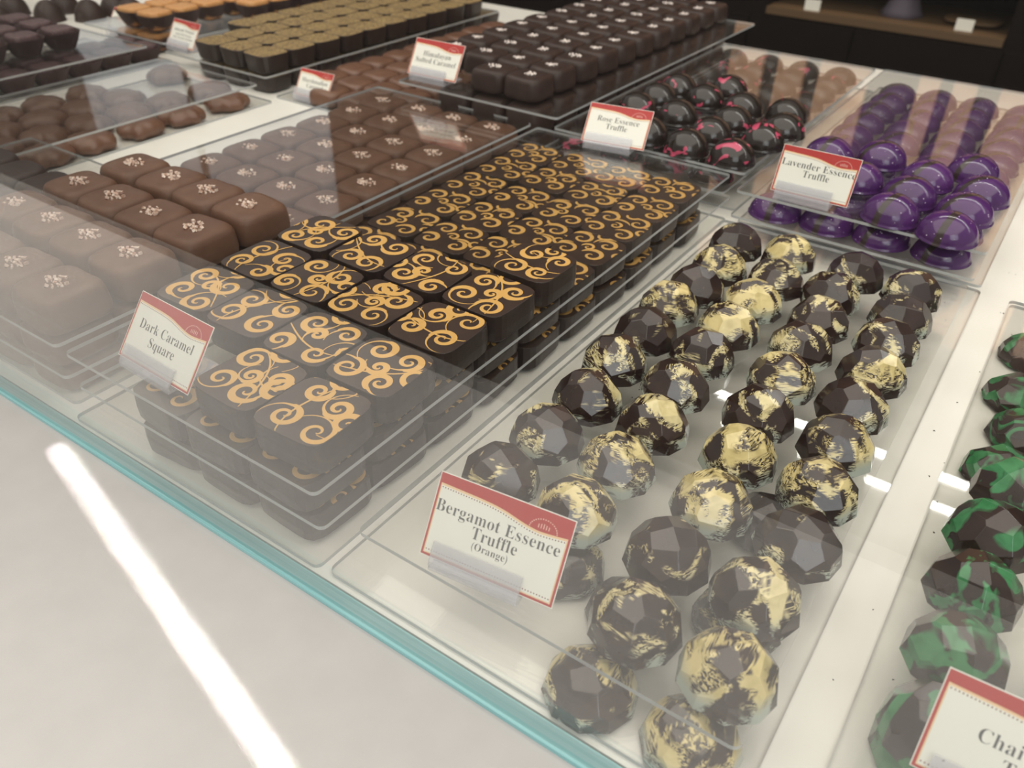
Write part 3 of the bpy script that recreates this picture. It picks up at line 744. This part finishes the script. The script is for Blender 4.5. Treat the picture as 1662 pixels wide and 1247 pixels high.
def sign(loc, yaw, lean, lines, label, w=82, h=50, border=True, plate_z=0, full=True, hside=0):
    """loc = lower left corner of the card; card plane local x right, y up the card, z towards the customer"""
    t = empty('product_sign', loc, math.radians(yaw)); tag(t, label, 'sign', 'product signs')
    V_ = []; F_ = []; MI = []
    def quad(x0, x1, y0, y1, z, m):
        n = len(V_); V_.extend([(x0, y0, z), (x1, y0, z), (x1, y1, z), (x0, y1, z)]); F_.append((n, n + 1, n + 2, n + 3)); MI.append(m)
    vv, ff = box_geo(0, w, 0, h, -.6, 0); V_.extend(vv); F_.extend(ff); MI.extend([0] * 6)
    b = 1.9; e = .5
    quad(e, w - e, e, h - e, .06, 1)
    # white body with wavy top: (x, ytop)
    def wave(u): return h * (.875 - .125 * (1 / (1 + math.exp(-(u - .60) * 13))) + .035 * max(0, (u - .78)) / .22 - .015 * math.sin(u * math.pi))
    def body(ins, z, m, lift):
        n = len(V_); L = 40
        for k in range(L + 1):
            u = k / L; x = b + ins + (w - 2 * b - 2 * ins) * u
            V_.append((x, b + ins, z)); V_.append((x, wave(x / w) + lift, z))
        for k in range(L): F_.append((n + 2 * k, n + 2 * k + 2, n + 2 * k + 3, n + 2 * k + 1)); MI.append(m)
    body(0, .12, 2, 0); body(.7, .18, 0, -1.3)
    def disc(x, y, r_, m, z):
        n = len(V_)
        for q in range(6): V_.append((x + r_ * math.cos(q * 1.047), y + r_ * math.sin(q * 1.047), z))
        F_.append(tuple(range(n, n + 6))); MI.append(m)
    nd = 46
    for k in range(nd):
        x = b + 1.6 + (w - 2 * b - 3.2) * k / (nd - 1)
        disc(x, wave(x / w) - 2.2, .45, 3, .24); disc(x, b + 2.4, .45, 3, .24)
    ex, ey = w * .80, h * .765
    for k in range(17):
        a = math.pi * (.04 + .92 * k / 16); disc(ex + 8.5 * math.cos(a), ey + 6.6 * math.sin(a), .45, 4, .20)
    for k in range(5):
        x = ex - 3.2 + k * 1.6; quad(x - .3, x + .3, ey + 1.2, ey + 4.2 - abs(k - 2) * .4, .20, 4)
    for s, size, base, width, cx in lines: text_geo(s, size, cx, base, .28, V_, F_, MI, 5, width, thin=-.009 if size > 6 else -.004)
    card = link('card', V_, F_, ['card', 'red', 'cream', 'dot', 'pink', 'ink'], t, MI)
    # tilt: local y -> up leaning back
    L_ = math.radians(lean); card.rotation_euler = (math.pi / 2 - L_, 0, 0)
    # holder: base plate, slanted back rest, front lip
    z0 = plate_z - loc[2] + .1; hx0, hx1 = (w - 58) / 2 - 6 + hside, (w + 58) / 2 - 6 + hside
    v = []; f = []; mi = []
    def hexa(p):
        n = len(v); v.extend(p); f.extend([tuple(n + i for i in q) for q in ((3, 2, 1, 0), (4, 5, 6, 7), (0, 1, 5, 4), (1, 2, 6, 5), (2, 3, 7, 6), (3, 0, 4, 7))]); mi.extend([0] * 6)
        mi[-1] = mi[-3] = 1
    def slab(a, c, th):      # a,c = (y,z) ends of a slab in side view, thickness th towards +normal
        dy, dz = c[0] - a[0], c[1] - a[1]; l = math.hypot(dy, dz); ny, nz = -dz / l * th, dy / l * th
        hexa([(hx0, a[0], a[1]), (hx1, a[0], a[1]), (hx1, a[0] + ny, a[1] + nz), (hx0, a[0] + ny, a[1] + nz),
              (hx0, c[0], c[1]), (hx1, c[0], c[1]), (hx1, c[0] + ny, c[1] + nz), (hx0, c[0] + ny, c[1] + nz)])
    sl, cl = math.sin(L_), math.cos(L_)
    yb = -4.0; zb_ = z0 + 1.6
    hexa([(hx0, yb, z0), (hx1, yb, z0), (hx1, yb + 44, z0), (hx0, yb + 44, z0), (hx0, yb, zb_), (hx1, yb, zb_), (hx1, yb + 44, zb_), (hx0, yb + 44, zb_)])
    # front lip from the base up to 14 along the card, in front of it
    f0 = (-2.2, zb_); f1 = (-2.2 - .2, max(zb_ + .5, -1)); slab(f1, f0, -1.4) if f1[1] - f0[1] > 1 else None
    slab((f1[0], f1[1]), (f1[0] + 13 * sl, f1[1] + 13 * cl), 1.3)
    # back rest
    slab((2.2, zb_), (2.2 + (16 - zb_) * math.tan(L_), 16 * 1.0), -1.4)
    link('holder', v, f, ['holder', 'holder_edge'], t, mi)
    return t
BIG = 11.5
sign((-229, 30, 36), 7, 33, [('Bergamot Essence', 11.5, 28.5, 79, 42), ('Truffle', 11.5, 20.0, 29, 43), ('(Orange)', 7, 14.2, 23, 42)], 'white and red card reading Bergamot Essence Truffle (Orange) in a clear holder', plate_z=30, w=86, h=51)
sign((-514, 33, 62), -2, 38, [('Dark Caramel', 11.5, 25.5, 61, 41), ('Square', 11.5, 15.5, 29, 41)], 'white and red card reading Dark Caramel Square in a clear holder', plate_z=56.5)
sign((-240, 622, 64), 1, 22, [('Lavender Essence', 11, 28, 76, 41), ('Truffle', 11, 19.5, 27, 41)], 'white and red card reading Lavender Essence Truffle in a clear holder', plate_z=56.5, w=80, h=48)
sign((-478, 676-46, 64), 9, 36, [('Rose Essence', 10.5, 26.5, 52, 39), ('Truffle', 10.5, 18, 26, 39)], 'white and red card reading Rose Essence Truffle in a clear holder', plate_z=56.5+.0, w=78, h=47)
sign((-777, 664, 84), 2, 31, [('Himalayan', 11, 27, 46, 41), ('Salted Caramel', 11, 18, 66, 41)], 'white and red card reading Himalayan Salted Caramel in a clear holder', plate_z=HZ, w=81, h=49)
sign((-1016, 668, 11), 1, 32, [('Marshmallow', 10.5, 22, 54, 35), ('Caramel', 10.5, 14, 33, 37)], 'white and red card reading Marshmallow Caramel in a clear holder', plate_z=3, w=69, h=42)
sign((-1325, 672, 38), -3, 32, [('Almond Nougat', 8, 26, 56, 36), ('Dark Milk Nougat', 5, 19.5, 44, 38), ('with Toasted Almonds', 5, 14, 54, 37)], 'white and red card reading Almond Nougat standing left of the gold topped nougats', plate_z=31, w=74, h=45)
sign((-1606, 735, 8), -3, 36, [('Pate De Fruit', 8, 26, 56, 40)], 'white card standing left of the orange jellies, cut by the top of the frame', plate_z=0, w=80, h=49)
sign((40, 60, 38), 2, 30, [('Chai Essence', 11, 25, 52, 46), ('Truffle', 11, 15.5, 27, 46)], 'white and red card starting Chai in front of the green truffles', plate_z=30, w=84, h=51)
sign((-822, 43, 63), -2, 38, [], 'clear card holder at the left frame edge among the milk caramels, card out of view', plate_z=56.5)

# ---- crumbs scattered on the deck and sheets
v = []; f = []
for k in range(46):
    x, y, z = rnd.choice([(rnd.uniform(-285, -15), rnd.uniform(20, 590), 30.05), (rnd.uniform(-12, 10), rnd.uniform(60, 900), .05), (rnd.uniform(12, 40), rnd.uniform(80, 560), 30.05), (rnd.uniform(-280, -20), rnd.uniform(600, 650), 3.05)])
    if z > 30 and x < -28 and x > -276 and y < 30: continue
    if z > 30 and -276 > x: continue
    if z > 30 and x > -28 and x < 8: z = .05 if x > -12 else 3.05
    n = len(v); s_ = rnd.uniform(.5, 1.3); a = rnd.random() * 6
    v += [(x + s_ * math.cos(a), y + s_ * math.sin(a), z), (x + s_ * .7 * math.cos(a + 2.2), y + s_ * .7 * math.sin(a + 2.2), z), (x + s_ * .8 * math.cos(a + 4), y + s_ * .8 * math.sin(a + 4), z), (x, y, z + s_ * .6)]
    f += [(n, n + 1, n + 3), (n + 1, n + 2, n + 3), (n + 2, n, n + 3), (n + 2, n + 1, n)]
tag(link('chocolate_crumbs', v, f, 'dark_side'), 'tiny dark chocolate crumbs scattered over the white deck and clear sheets', 'crumbs', kind='stuff')
